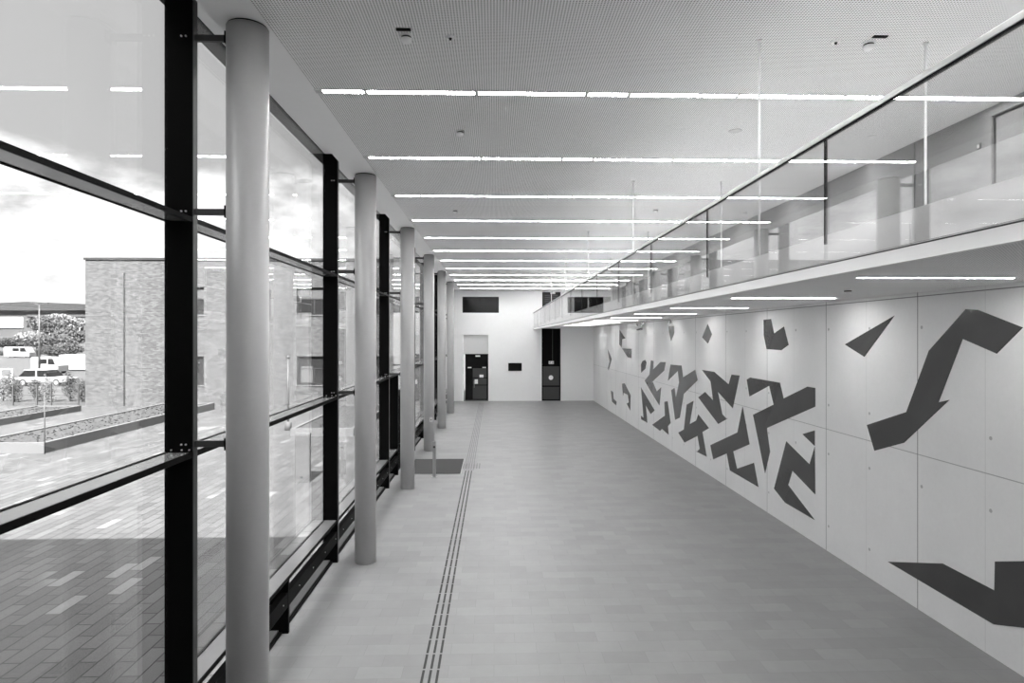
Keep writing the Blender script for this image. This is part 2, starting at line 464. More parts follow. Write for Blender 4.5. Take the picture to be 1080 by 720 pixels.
# mullions with bracket arms to the columns
XC = -2.515; RC = .205
def make_mullion():
    t = thing('facade_mullion', '', 'mullion', (0, 0, 0), 'black facade mullions')
    bm = bm_new(); box(bm, XG0 - .02, XG1, -.045, .045, 0, 8.02)
    obj('mullion_post', bm, 'black', t)
    obj('inner_edge', bbox_(XG1, XG1 + .008, -.045, .045, 0, 8.02), 'dark', t)
    for z in (7.44, 5.67, 3.31):
        arm = obj('bracket_arm', bbox_(XG1 + .008, XC - RC - .014, -.02, .02, z - .032, z + .032, .004), 'dark', t)
        obj('end_plate', bbox_(XC - RC - .014, XC - RC - .001, -.05, .05, z - .06, z + .06), 'black', arm)
        spots = [(-3.16, z, .010), (-3.115, z, .010)]
        if z < 5: spots += [(-3.26, z - .055, .009), (-3.155, z - .055, .009), (-3.08, z - .055, .009)]
        for x, bz, br in spots: obj('bolt', cyl(bm_new(), (x, -.045, bz), (x, -.056, bz), br, n=8), 'bolt', arm)
    return t
def make_column():
    t = thing('concrete_column', '', 'column', (0, 0, 0), 'round concrete columns along the glass facade')
    bm = bm_new(); lathe(bm, [(RC - .012, 0), (RC, .012), (RC, ZC - .018)], 0, 0, 48); obj('shaft', bm, 'column', t)
    bm = bm_new(); lathe(bm, [(RC - .012, ZC - .018), (RC - .012, ZC)], 0, 0, 48); obj('head_ring', bm, 'black', t)
    return t
m0, c0 = make_mullion(), make_column()
ml = ['thick black steel mullion nearest the camera, left of the nearest column', 'second black mullion from the camera, beside the second column', 'third black mullion, just before the entrance door',
      'fourth black mullion, past the entrance door', 'fifth black mullion, seen as a sliver behind columns', 'black mullion nearest the end wall']
cl = ['round grey concrete column nearest the camera', 'second round concrete column from the camera, beside the second mullion', 'third round concrete column, in front of the entrance mat',
      'fourth round concrete column, behind the push button post', 'fifth round concrete column from the camera', 'round concrete column nearest the white end wall']
for k, y in enumerate(YCOL):
    if k == 0:
        m0.location = (0, y, 0); m0['label'] = ml[0]; c0.location = (XC, y, 0); c0['label'] = cl[0]
    else:
        dup(m0, (0, y, 0), ml[k]); dup(c0, (XC, y, 0), cl[k])

# ------------------------------------------------------------------ ceiling lights and fittings
segs = [.52, 1.38, 1.38, .51, 1.38, 1.36, .54, 1.32]
def make_strip():
    t = thing('ceiling_light', '', 'ceiling light', (0, 0, 0), 'continuous strip lights across the ceiling')
    L = sum(segs) + .05 * (len(segs) - 1)
    obj('housing', bbox_(-.1, L + .02, -.065, .065, -.006, 0), 'cap', t)
    x = 0
    for s in segs:
        obj('diffuser', bbox_(x, x + s, -.048, .048, -.0065, -.002), 'lamp', t); x += s + .05
    return t
s0 = make_strip()
for k in range(-2, 12):
    lab = ('strip light overhead just outside the picture, %s' % ('nearest behind the frame edge' if k == -1 else 'farthest behind the frame edge') if k < 0 else 'glowing white strip light across the ceiling nearest the camera' if k == 0 else 'strip light across the ceiling nearest the end wall' if k == 11 else '%s strip light across the ceiling counted from the camera' % ORD[k])
    p = (-2.20, 8.12 + 2.98 * k, ZC)
    if k == -2: s0.location = p; s0['label'] = lab
    else: dup(s0, p, lab)

def make_soffit_light():
    t = thing('ceiling_light', '', 'ceiling light', (0, 0, 0), 'short strip lights under the gallery')
    obj('housing', bbox_(-.02, 1.94, -.035, .035, -.006, 0), 'cap', t)
    obj('diffuser', bbox_(0, 1.92, -.024, .024, -.0065, -.002), 'lamp2', t)
    return t
ZS = 5.127
q0 = make_soffit_light()
for k in range(9):
    lab = ('short strip light under the gallery nearest the camera' if k == 0 else 'short strip light under the gallery nearest the end wall' if k == 8 else '%s short strip light under the gallery from the camera' % ORD[k])
    p = (4.38, 7.42 + 3.98 * k, ZS - .011)
    if k == 0: q0.location = p; q0['label'] = lab
    else: dup(q0, p, lab)

def make_detector(k=1.):
    t = thing('smoke_detector', '', 'smoke detector', (0, 0, 0), 'smoke detectors on the ceiling')
    bm = bm_new(); lathe(bm, [(.035 * k, -.075 * k), (.05 * k, -.068 * k), (.058 * k, -.045 * k), (.06 * k, -.034 * k)], 0, 0, 20); obj('sensor_head', bm, 'white', t)
    bm = bm_new(); lathe(bm, [(.052 * k, -.034 * k), (.052 * k, -.016 * k)], 0, 0, 20); obj('vent_ring', bm, 'black', t)
    bm = bm_new(); lathe(bm, [(.062 * k, -.016 * k), (.065 * k, 0)], 0, 0, 20); obj('base', bm, 'white', t)
    return t
d0 = make_detector()
for i, (x, y, lab) in enumerate(((-.92, 6.60, 'white smoke detector on the ceiling at upper left beside a dark slot'), (4.03, 6.62, 'white smoke detector on the ceiling at upper right beside a dark slot'),
                 (-.52, 9.64, 'small smoke detector between the first and second ceiling strip lights, left of centre'), (-.97, 15.7, 'small detector on the ceiling left of centre, beyond the third strip light'), (4.02, 15.45, 'small detector on the ceiling right of centre, beyond the third strip light'))):
    if i == 0: d0.location = (x, y, ZC); d0['label'] = lab
    else: dup(d0, (x, y, ZC), lab)
o = dup(d0, (5.37, 9.35, ZS - .012), 'small smoke detector under the gallery beside the first soffit lights', 'smoke detectors under the gallery')
for x, y, lab in ((-.93, 6.46, 'dark slot plate in the ceiling behind the left smoke detector'), (4.06, 6.47, 'dark slot plate in the ceiling behind the right smoke detector')):
    tag(obj('ceiling_slot', bbox_(-.075, .075, -.022, .022, -.012, 0), 'black', origin=(0, 0, 0)), lab, 'slot plate', 'ceiling slot plates').location = (x, y, ZC)
for x, y, lab in ((-.46, 6.62, 'tiny black ceiling sensor right of the left smoke detector'), (3.66, 6.60, 'tiny black ceiling sensor left of the right smoke detector')):
    t = thing('ceiling_sensor', lab, 'sensor', (x, y, ZC), 'tiny ceiling sensors')
    bm = bm_new(); lathe(bm, [(.012, -.03), (.018, -.012)], 0, 0, 16); obj('lens', bm, 'black', t)
    bm = bm_new(); lathe(bm, [(.045, -.012), (.05, 0)], 0, 0, 20); obj('cover', bm, 'white', t)
bm = bm_new(); lathe(bm, [(.085, -.012), (.10, -.004), (.10, 0)], 0, 0, 28)
tag(obj('ceiling_speaker', bm, 'cap'), 'flat grey round ceiling speaker right of centre, past the first strip light', 'speaker').location = (3.70, 9.5, ZC)

# ------------------------------------------------------------------ gallery
XE = 2.73
struct('floor_gallery', bbox_(XE + .05, XW - .02, YB, YF, ZS, 5.25), 'fascia', 'upper gallery floor along the concrete wall', 'gallery floor')
struct('ceiling_gallery', bbox_(XE + .05, XW, YB, YF, ZS - .012, ZS), 'perf2', 'grey perforated soffit under the gallery', 'ceiling')
struct('trim_4', bbox_(XE, XE + .05, YB, YF, 4.90, 4.994), 'board', 'white lower board along the gallery edge', 'edge board')
r = sroot('trim_5', 'pale grey fascia panels along the gallery edge', 'fascia')
y = 4.03 - 4.2
edges = [YB] + [4.03 + 4.2 * k for k in range(-1, 10)] + [YF]
edges = sorted(e for e in edges if YB <= e <= YF)
for a, b in zip(edges, edges[1:]):
    obj('fascia_panel', bbox_(XE, XE + .012, a + .006, b - .006, 5.004, 5.152), 'fascia', r)
obj('shadow_gap', bbox_(XE + .006, XE + .05, YB, YF, 4.994, 5.004), 'dark', r)
struct('trim_6', bbox_(XE + .012, XE + .05, YB, YF, 5.004, 5.150), 'fascia', 'edge upstand of the gallery floor', 'upstand')

r = thing('glass_balustrade', 'frameless glass balustrade with slim handrail along the gallery edge', 'balustrade', (2.70, 0, 5.152))
yj = [5.02 + 2.83 * k for k in range(-3, 14)]
yj = [v for v in yj if v > YB] ; ys = [YB + .01] + yj + [YF - .01]
for a, b in zip(ys, ys[1:]):
    obj('glass_panel', bbox_(-.009, .009, a + .011, b - .011, -.148, .87), 'bglass', r)
for v in yj:
    obj('joint_seal', bbox_(-.008, .008, v - .011, v + .011, 0, .87), 'black', r)
obj('handrail', bbox_(-.022, .022, YB + .01, YF - .01, .860, .902, .004), 'steel', r)
obj('rail_channel', bbox_(-.016, .016, YB + .01, YF - .01, .850, .860), 'black', r)

def make_rod():
    t = thing('suspension_rod', '', 'hanger rod', (0, 0, 0), 'thin white rods hanging from ceiling to gallery')
    bm = bm_new(); cyl(bm, (0, 0, 5.152), (0, 0, ZC - .02), .0125, n=12); obj('rod', bm, 'white', t)
    bm = bm_new(); lathe(bm, [(.018, ZC - .03), (.03, ZC)], 0, 0, 16); obj('ceiling_cap', bm, 'white', t)
    return t
r0 = make_rod(); first = True
for k in range(6):
    for x, where in ((2.83, 'gallery edge'), (4.64, 'middle of the gallery')):
        lab = 'thin white rod at the %s, %s' % (where, 'nearest the camera' if k == 0 else '%s from the camera' % ORD[k] if k < 5 else 'nearest the end wall')
        zz = 0 if x < 3 else .10
        if first: r0.location = (x, 6.6, 0); r0['label'] = lab; first = False
        else: dup(r0, (x, 6.6 + 6.05 * k, zz * 0), lab)

# frame in the gallery back wall
r = sroot('door_5', 'framed sliding panel in the grey gallery wall at right edge', 'door')
xg = XW - .02
obj('door_leaf', bbox_(xg - .02, xg, 4.2, 8.33, 5.25, 7.40), 'gallery', r)
bm = bm_new(); box(bm, xg - .06, xg, 8.33, 8.43, 5.25, 7.48); box(bm, xg - .06, xg, 4.2, 8.33, 7.40, 7.48)
obj('door_frame', bm, 'gallery', r)
bm = bm_new(); box(bm, xg - .025, xg, 8.30, 8.33, 5.25, 7.40); box(bm, xg - .025, xg, 4.2, 8.30, 7.37, 7.40)
obj('frame_gasket', bm, 'black', r)
bm = bbox_(xg - .006, xg, 9.96, 9.985, 5.25, ZC); struct('trim_7', bm, 'dark', 'vertical panel joint in the grey gallery wall', 'joint')
t = thing('wall_switch', 'small round switch on the gallery wall beside the framed panel', 'switch', (xg, 8.62, 7.08))
obj('cover_plate', bbox_(-.012, 0, -.04, .04, -.04, .04, .004), 'dark', t); obj('rocker', bbox_(-.02, -.012, -.02, .02, -.025, .025, .003), 'cap', t)

# ------------------------------------------------------------------ angular inlays on the concrete wall
SH = {
  'zig': [(16.76, 3.24), (16.53, 3.31), (14.80, 3.30), (14.61, 2.94), (13.48, 3.31), (13.15, 3.31), (13.15, 2.91), (15.52, 2.11), (15.34, 1.55), (15.62, 0.95), (16.35, 2.34), (15.13, 2.74), (15.38, 3.18), (16.58, 2.80)],
  'tri': [(13.70, 2.24), (13.17, 2.40), (13.17, 2.07)],
  'hook': [(14.47, 1.95), (13.39, 1.63), (13.17, 2.05), (13.15, 1.04), (14.17, 1.33), (14.38, 0.95), (13.17, 0.49), (14.53, 0.50), (15.11, 0.69)],
  'tee': [(17.05, 2.48), (16.58, 1.52), (17.73, 1.12), (17.45, 0.68), (16.30, 1.08), (16.02, 0.51), (17.97, 0.52), (18.22, 0.97), (19.36, 0.57), (19.62, 0.97), (17.41, 1.71)],
  'enn': [(20.42, 3.31), (19.27, 3.31), (18.07, 3.01), (17.85, 3.31), (17.26, 3.32), (17.76, 2.35), (18.96, 2.72), (18.59, 2.08), (18.22, 1.98), (18.92, 1.74), (20.79, 2.37), (20.11, 2.61), (19.37, 2.41), (19.59, 2.99)],
  'kay': [(22.05, 1.99), (21.29, 2.20), (21.72, 1.34), (21.01, 1.56), (20.79, 1.80), (19.75, 1.49), (20.38, 1.27), (19.96, 0.54), (20.94, 0.52), (20.64, 0.67), (20.86, 1.07), (22.30, 0.60), (23.06, 0.84), (22.38, 1.06)],
  'wye': [(24.08, 3.32), (22.67, 3.35), (22.48, 2.93), (21.11, 3.28), (20.86, 2.94), (22.40, 2.34), (22.88, 1.42), (23.47, 1.26), (23.99, 2.34), (23.55, 2.46), (23.38, 2.10), (22.96, 2.72), (23.13, 3.13), (24.45, 2.67)],
  'wedge': [(24.96, 1.79), (24.51, 1.86), (24.08, 1.06), (24.45, 0.88), (24.36, 0.56), (25.32, 0.65), (25.62, 0.52), (26.91, 0.59), (24.89, 1.24)],
  'branch': [(27.12, 3.37), (26.66, 3.36), (26.75, 2.99), (25.56, 3.36), (24.77, 3.39), (25.00, 3.04), (26.84, 2.47), (26.14, 2.10), (25.45, 2.33), (25.72, 1.56), (27.02, 1.97), (28.26, 2.41), (27.39, 2.73)],
  'drop': [(28.66, 3.28), (28.16, 3.35), (27.93, 3.24), (28.16, 2.94), (28.93, 2.73), (28.97, 3.12)],
  'narrow_n': [(28.97, 2.04), (26.49, 1.26), (27.17, 1.02), (28.06, 1.31), (27.77, 0.56), (28.93, 0.56), (28.97, 0.72), (28.46, 0.69)],
  'curl': [(33.29, 1.89), (32.62, 1.96), (31.18, 1.47), (31.27, 0.69), (32.10, 0.95), (31.59, 1.08), (31.84, 1.43), (32.88, 1.45), (33.02, 1.27)],
  'sliver_low': [(36.46, 1.25), (35.81, 1.22), (35.65, 0.84), (34.79, 0.78), (34.88, 0.56), (36.13, 0.64)],
  'sliver_bent': [(37.51, 3.66), (36.23, 3.10), (37.20, 2.39), (37.45, 2.52), (36.89, 2.94)],
  'spike': [(33.95, 4.79), (32.95, 4.46), (32.45, 4.32), (33.26, 4.27), (33.40, 3.83), (33.99, 3.97)],
  'flag': [(33.26, 3.78), (30.95, 3.79), (31.01, 3.34), (31.87, 3.35)],
  'sw1': [(30.00, 5.08), (29.51, 4.94), (29.83, 4.91)],
  'sw2': [(28.87, 5.08), (27.97, 5.08), (28.56, 4.93), (29.03, 4.86)],
  'sw3': [(29.92, 4.76), (28.56, 4.84), (28.71, 4.71), (29.75, 4.70)],
  'dia_top': [(24.15, 5.09), (23.80, 4.91), (24.45, 4.90)],
  'dia_bot': [(24.34, 4.81), (23.64, 4.81), (23.59, 4.55), (24.01, 4.23), (24.28, 4.59)],
  'kite': [(19.86, 4.81), (19.48, 4.48), (19.84, 4.18), (20.40, 4.38)],
  'boot': [(15.70, 4.83), (15.28, 4.84), (15.11, 4.48), (14.59, 4.64), (14.36, 4.21), (14.72, 4.08), (15.53, 4.09), (15.69, 4.44)],
  'triangle': [(10.51, 4.76), (11.38, 4.03), (12.02, 4.25)],
  'bigbolt': [(8.89, 4.80), (8.66, 4.78), (7.91, 4.52), (8.33, 4.17), (8.95, 4.37), (9.45, 3.39), (9.22, 3.45), (10.26, 2.63), (11.07, 2.35), (11.30, 2.78), (10.20, 3.15), (9.66, 4.18)],
  'bigfloor': [(10.69, 0.49), (9.36, 0.94), (8.37, 0.93), (8.36, 1.33), (7.57, 1.60), (7.57, 0.76), (8.38, 0.46)],
}
# the last shape runs on past the right edge of the frame
SH['bigfloor'] = [(10.69, 0.49), (9.36, 0.94), (8.37, 0.93), (8.36, 1.33), (7.3, 1.72), (6.9, 1.2), (7.3, .86), (8.38, 0.46)]
SL = {
  'zig': 'large dark zigzag plate at the near end of the letter-like cluster', 'tri': 'small dark triangle above the folded plate at the cluster edge',
  'hook': 'dark folded arrow-like plate lowest at the near end of the cluster', 'tee': 'dark stepped plate left of the zigzag, low on the wall',
  'enn': 'dark N-shaped plate in the upper middle of the cluster', 'kay': 'dark branching plate below and left of the N-shaped plate',
  'wye': 'grey Y-shaped plate left of the N-shaped plate', 'wedge': 'dark wedge plate low on the wall below the grey Y shape',
  'branch': 'grey branching K-shaped plate at the far end of the cluster', 'drop': 'small dark drop-shaped plate left of the K-shaped plate',
  'narrow_n': 'dark narrow V-shaped plate below the drop at the far end', 'curl': 'thin grey hooked plate left of the cluster near the floor',
  'sliver_low': 'small grey sliver plate lowest near the end wall', 'sliver_bent': 'thin bent sliver plate nearest the end wall',
  'spike': 'thin grey spike plate high on the wall near the far end', 'flag': 'small grey four-sided plate under the thin spike',
  'sw1': 'tiny dark plate, left of three under the gallery soffit', 'sw2': 'tiny dark plate, right of three under the gallery soffit',
  'sw3': 'tiny dark plate, lowest of three under the gallery soffit', 'dia_top': 'small dark triangle plate touching the soffit line above a grey diamond',
  'dia_bot': 'narrow grey diamond plate below the small dark triangle', 'kite': 'small grey kite-shaped plate alone high on the wall',
  'boot': 'dark boot-shaped notched plate high above the zigzag', 'triangle': 'long dark triangle plate pointing up right, high on the near wall',
  'bigbolt': 'largest dark bent ribbon plate on the near part of the wall', 'bigfloor': 'dark angular plate near the floor at the right edge of the picture',
}
for k, pts in SH.items():
    cy = sum(p[0] for p in pts) / len(pts); cz = sum(p[1] for p in pts) / len(pts)
    bm = prism(bm_new(), [(a - cy, b - cz) for a, b in pts], 'x', -.008, 0)
    o = obj('wall_inlay', bm, 'plate_grey' if k in ('wye', 'branch', 'curl', 'sliver_low', 'sliver_bent', 'spike', 'flag', 'dia_bot', 'kite') else 'plate'); o.location = (XW, cy, cz)
    tag(o, SL[k] + (' on concrete' if len(SL[k].split()) < 9 else ''), 'wall inlay', 'angular dark plates on the concrete wall')

# ------------------------------------------------------------------ floor: guide strip, mat, button post
r = thing('guide_strip', 'three-line black tactile guide strip running along the floor', 'tactile strip', (-.83, 0, 0))
for dx in (-.095, 0, .095):
    bm = bm_new(); y = 3.0
    while y < 20.6:
        box(bm, dx - .016, dx + .016, y, y + .365, 0, .005); y += .41
    obj('guide_line', bm, 'rib', r)
for dx in (-.14, -.07, 0, .07, .14):
    bm = bm_new(); y = 20.7
    while y < YF - 1.2:
        box(bm, dx - .013, dx + .013, y, y + .3, 0, .005); y += .34
    obj('pale_line', bm, 'stud', r)['label'] = 'grey rib line beyond the mat'
bm = bm_new()
for i in range(7):
    for j in range(9): lathe(bm, [(.025, 0), (.018, .005)], -.2 + i * .09 + .0, 20.95 + j * .1, 8)
obj('attention_stud', bm, 'stud', r)['kind'] = 'stuff'
bm = bm_new(); box(bm, 0, 1.82, 0, 2.5, 0, .012)
t = thing('entrance_mat', 'dark ribbed mat on the floor inside the entrance door', 'mat', (-2.84, 20.06, 0))
obj('mat_surface', bbox_(.02, 1.76, .02, 2.5, .0, .012), 'mat', t)
bm = bm_new()
for a in ((0, 1.78, 0, .02), (0, 1.78, 2.5, 2.52), (0, .02, .02, 2.5), (1.76, 1.78, .02, 2.5)): box(bm, a[0], a[1], a[2], a[3], 0, .014)
obj('mat_frame', bm, 'steel', t)
t = thing('button_post', 'slim steel push button post standing on the floor before the mat', 'post', (-1.87, 19.68, 0))
obj('post_body', bbox_(-.05, .05, -.03, .03, .012, 1.12, .012), 'steel', t)
obj('foot_plate', bbox_(-.09, .09, -.08, .08, 0, .012, .004), 'steel', t)
bm = bm_new(); cyl(bm, (0, -.03, .95), (0, -.045, .95), .035); obj('push_button', bm, 'dark', t)
t = thing('wall_box', 'small pale switch box on the fourth concrete column', 'switch box', (XC + .05, YCOL[3] - RC + .005, 1.22))
obj('box_body', bbox_(0, .11, -.05, 0, -.09, .09, .01), 'cap', t); obj('key_switch', bbox_(.035, .075, -.056, -.048, -.02, .02, .004), 'dark', t)

# ------------------------------------------------------------------ courtyard
tag(obj('ground_courtyard', bbox_(-70, -3.42, -12, 40.6, -.3, 0), 'pave'), 'courtyard paved with long rows of pale and grey pavers', 'paving', kind='structure')
tag(obj('ground_street', bbox_(-330, 60, 40.6, 420, -.3, -.02), 'asphalt'), 'car park and street surface beyond the courtyard fence', 'ground', kind='structure')
tag(obj('wall_courtyard', bbox_(-60, -3.7, -12, 4.4, 0, 9.5), 'brick'), 'brick wing shading the near half of the courtyard', 'wall', kind='structure')

# brick building across the courtyard
BX0, BX1, BY = -25.94, -3.9, 40.5
wins = []
for x0 in (-20.62, -16.5, -12.62, -8.5):
    wins.append((x0, x0 + 2.1, 5.80, 7.56)); wins.append((x0, x0 + 2.1, 1.30, 3.15))
wins.append((-6.0, -5.45, 5.85, 6.6))
r = thing('brick_building', 'pale brick flat-roofed building across the courtyard', 'building', (0, 0, 0))
obj('facade_wall', wall_holes(BX0, BX1, 0, 9.28, BY, BY + .4, wins), 'brick', r)
obj('side_wall', bbox_(BX0, BX0 + .4, BY + .4, BY + 14, 0, 9.28), 'brick', r)
obj('rear_wall', bbox_(BX0 + .4, BX1, BY + 13.6, BY + 14, 0, 9.28), 'brick', r)
obj('flat_roof', bbox_(BX0 + .4, BX1, BY + .4, BY + 13.6, 9.0, 9.2), 'roof', r)
obj('roof_coping', bbox_(BX0 - .08, BX1, BY - .08, BY + .48, 9.28, 9.42), 'coping', r)
obj('expansion_joint', bbox_(-23.55, -23.45, BY - .03, BY, 0, 8.44), 'coping', r)
for i, (x0, x1, z0, z1) in enumerate(wins):
    fr = bm_new(); y = BY + .16
    xm = (x0 + x1) / 2
    for a in ((x0, x0 + .07, z0, z1), (x1 - .07, x1, z0, z1), (x0, x1, z0, z0 + .08), (x0, x1, z1 - .08, z1)): box(fr, a[0], a[1], y, y + .08, a[2], a[3])
    if x1 - x0 > 1:
        box(fr, xm - .04, xm + .04, y, y + .08, z0, z0 + (z1 - z0) * .55)
        box(fr, x0, x1, y, y + .08, z0 + (z1 - z0) * .55, z0 + (z1 - z0) * .55 + .06)
    w = obj('window', fr, 'coping', r)
    obj('pane', bbox_(x0 + .02, x1 - .02, y + .03, y + .05, z0, z1), 'midglass', w)
    if i % 2 == 0 and x1 - x0 > 1: obj('blind', bbox_(x0 + .07, x1 - .07, y + .012, y + .03, z0 + (z1 - z0) * .6, z1 - .08), 'blind', w)
    elif x1 - x0 > 1: obj('blind', bbox_(x0 + .2, xm - .1, y + .012, y + .03, z0 + .15, z0 + (z1 - z0) * .65), 'blind', w)
    obj('sill', bbox_(x0 - .06, x1 + .06, BY - .06, BY + .16, z0 - .07, z0), 'kerb', w)
    obj('room_backing', bbox_(x0, x1, BY + .36, BY + .39, z0, z1), 'black_matte', w)

# raised beds
def bed(x0, x1, y0, y1, h, label, cover=.7):
    t = thing('raised_bed', label, 'raised bed', (x0, y0, 0), 'raised concrete beds in the courtyard')
    w, l, k = x1 - x0, y1 - y0, .16
    bm = bm_new()
    box(bm, 0, w, 0, k, 0, h); box(bm, 0, w, l - k, l, 0, h); box(bm, 0, k, k, l - k, 0, h); box(bm, w - k, w, k, l - k, 0, h)
    obj('kerb_wall', bm, 'kerb', t)
    obj('soil', bbox_(k, w - k, k, l - k, 0, h - .05), 'soil', t)
    bm = bm_new()
    for i in range(int(w * l * 14 * cover)):
        x, y = random.uniform(k + .05, w - k - .05), random.uniform(k + .05, l - k - .05)
        for j in range(3):
            a = random.uniform(0, 2 * PI); hh = random.uniform(.02, .06); dx, dy_ = math.cos(a) * .08, math.sin(a) * .08
            vs = [bm.verts.new(p) for p in ((x - dy_ * .6, y + dx * .6, h - .05), (x + dy_ * .6, y - dx * .6, h - .05), (x + dx, y + dy_, h - .05 + hh))]
            bm.faces.new(vs)
    p = obj('low_plants', bm, 'cover', t); p['kind'] = 'stuff'
bed(-19.9, -16.95, 24.1, 38.5, .40, 'raised concrete planting bed at left, nearest the glass')
bed(-27.0, -24.45, 20.5, 37.8, .33, 'low planting bed farther left behind the nearest bed')
bed(-8.95, -6.2, 27.8, 37.5, .36, 'raised bed right of the flagpole, behind the steel pillar', .3)
t = thing('planting_stake', 'thin pale stake at the corner of the nearest raised bed', 'stake', (-16.87, 24.0, 0))
bm = bm_new(); cyl(bm, (0, 0, 0), (0, 0, 2.35), .02, .018, 10); obj('stake_pole', bm, 'outgrey', t); bm = bm_new(); lathe(bm, [(.03, 2.35), (.035, 2.36), (.0301, 2.41)], 0, 0, 10); obj('stake_cap', bm, 'outgrey', t)

# steel pillar
t = thing('steel_pillar', 'short flat metal pillar standing on the sunlit courtyard', 'pillar', (-5.775, 19.03, 0))
obj('pillar_body', bbox_(-.22, .22, 0, .16, .0, 1.42, .006), 'outgrey', t)
obj('top_cap', bbox_(-.225, .225, -.005, .165, 1.42, 1.49, .006), 'kerb', t)
bm = bm_new(); cyl(bm, (-.02, 0, .17), (-.02, -.02, .17), .035); obj('socket', bm, 'black', t)
t = thing('light_pole', 'slender grey pole on the courtyard before the brick building', 'pole', (-9.7, 29.8, 0))
bm = bm_new(); cyl(bm, (0, 0, 0), (0, 0, 3.4), .05, .05, 12); obj('pole_shaft', bm, 'outgrey', t)
bm = bm_new(); lathe(bm, [(.09, 3.4), (.1, 3.45), (.04, 3.52)], 0, 0, 12); obj('lamp_head', bm, 'outgrey', t)
bm = bm_new(); lathe(bm, [(.16, 0), (.16, .35), (.14, .4)], 0, 0, 12); obj('pole_base', bm, 'kerb', t)

# ------------------------------------------------------------------ beyond the courtyard
def leaf_cloud(bm, cx, cy, cz, rx, ry, rz, n, s):
    for i in range(n):
        v = Vector((random.gauss(0, 1), random.gauss(0, 1), random.gauss(0, 1))).normalized() * (random.uniform(.55, 1.0))
        p = Vector((cx + v.x * rx, cy + v.y * ry, cz + v.z * rz))
        u = Vector((random.uniform(-1, 1), random.uniform(-1, 1), random.uniform(-1, 1))).normalized()
        w = u.orthogonal().normalized() * s * random.uniform(.5, 1.2); u = u * s * random.uniform(.5, 1.2)
        bm.faces.new([bm.verts.new(p + d) for d in (-u, w * .6, u, -w * .6)])
    return bm
def shrub(name, x, y, r, h, mat, label, cat='shrub', group=None, n=420, trunk=False):
    t = thing(name, label, cat, (x, y, 0 if not trunk else trunk), group)
    bm = bm_new(); z0 = 0 if name == 'bush' else .5 * h
    for k in range(3):
        a = k * 2.1; leaf_cloud(bm, r * .35 * math.cos(a), r * .35 * math.sin(a), z0 + (h - z0) * (.42 + .12 * k), r * .75, r * .75, (h - z0) * .5, n, r * (.10 if name == 'bush' else .075))
    obj('foliage', bm, mat, t)
    bm = bm_new(); cyl(bm, (0, 0, 0), (0, 0, h * .7), r * .08, r * .04, 8); obj('stem', bm, 'bark', t)
xs = -34.6; k = 0
while xs < -26.6:
    kind = k % 3
    shrub('bush', xs, 43.2 + .5 * (k % 2), .50, 1.45 + .35 * ((k * 7) % 3) / 2, ('leaf', 'leaf_pale', 'leaf_dark')[kind],
          'bush in the clipped row behind the courtyard fence, %s from the brick building' % ORD[7 - k], 'bush', 'bushes behind the courtyard fence')
    xs += 1.12; k += 1
t = thing('mesh_fence', 'low metal mesh fence with dark posts along the courtyard end', 'fence', (-34.6, 41.0, 0))
for px_ in (0, 1.9, 3.8, 5.3, 6.2, 7.9): obj('post', bbox_(px_ - .03, px_ + .03, -.03, .03, 0, 1.35), 'dark', t)
bm = bm_new()
for z in (.08, .65, 1.28): box(bm, .03, 7.87, -.012, .012, z, z + .03)
obj('rail', bm, 'dark', t)

def car(name, x, y, L, W, H, mat, label, cat, van=False, ang=0.):
    t = thing(name, label, cat, (x, y, -.02), 'parked vehicles beyond the fence'); t.rotation_euler = (0, 0, ang)
    h = H * .55
    if van: prof = [(-.5 * L, .25), (.5 * L, .25), (.5 * L, .5 * H), (.44 * L, .56 * H), (.33 * L, H), (-.48 * L, H), (-.5 * L, .9 * H)]
    else: prof = [(-.5 * L, .3), (.5 * L, .3), (.5 * L, h * .8), (.26 * L, h), (-.45 * L, h * 1.02), (-.5 * L, h * .9)]
    bm = prism(bm_new(), prof, 'y', -W / 2, W / 2)
    bmesh.ops.bevel(bm, geom=bm.edges[:], offset=.05, segments=2, affect='EDGES'); obj('body', bm, mat, t)
    if van:
        bm = prism(bm_new(), [(.40 * L, .56 * H), (.32 * L, .9 * H), (.14 * L, .9 * H), (.14 * L, .56 * H)], 'y', -W / 2 - .01, W / 2 + .01); obj('window', bm, 'darkglass', t)
        bm = prism(bm_new(), [(.10 * L, .6 * H), (.10 * L, .88 * H), (-.15 * L, .88 * H), (-.15 * L, .6 * H)], 'y', -W / 2 - .01, W / 2 + .01); obj('window', bm, 'darkglass', t)
    else:
        bm = prism(bm_new(), [(.22 * L, h * .98), (.08 * L, H - .05), (-.28 * L, H - .05), (-.42 * L, h * .98)], 'y', -W * .44, W * .44); obj('window', bm, 'darkglass', t)
        bm = prism(bm_new(), [(.10 * L, H - .09), (.08 * L, H), (-.27 * L, H), (-.32 * L, H - .09)], 'y', -W * .45, W * .45); obj('roof', bm, mat, t)
        bm = prism(bm_new(), [(-.06 * L, h), (-.06 * L, H - .03), (-.09 * L, H - .03), (-.09 * L, h)], 'y', -W * .45, W * .45); obj('pillar', bm, mat, t)
    for sx in (-.31, .31):
        for sy in (-1, 1):
            bm = bm_new(); cyl(bm, (sx * L, sy * (W / 2 - .16), .32), (sx * L, sy * (W / 2 + .02), .32), .32, n=18); wv = obj('wheel', bm, 'tyre', t)
            bm = bm_new(); cyl(bm, (sx * L, sy * (W / 2 + .0), .32), (sx * L, sy * (W / 2 + .03), .32), .18, n=12); obj('hub_cap', bm, 'steel', wv)
    return t
car('car', -40.6, 58, 4.7, 1.8, 1.5, 'car_white', 'white car parked behind the bushes, nearest the fence', 'car')
car('van', -100.0, 135, 5.3, 2.0, 2.3, 'car_white', 'white van parked far back below the long building', 'van', van=True)
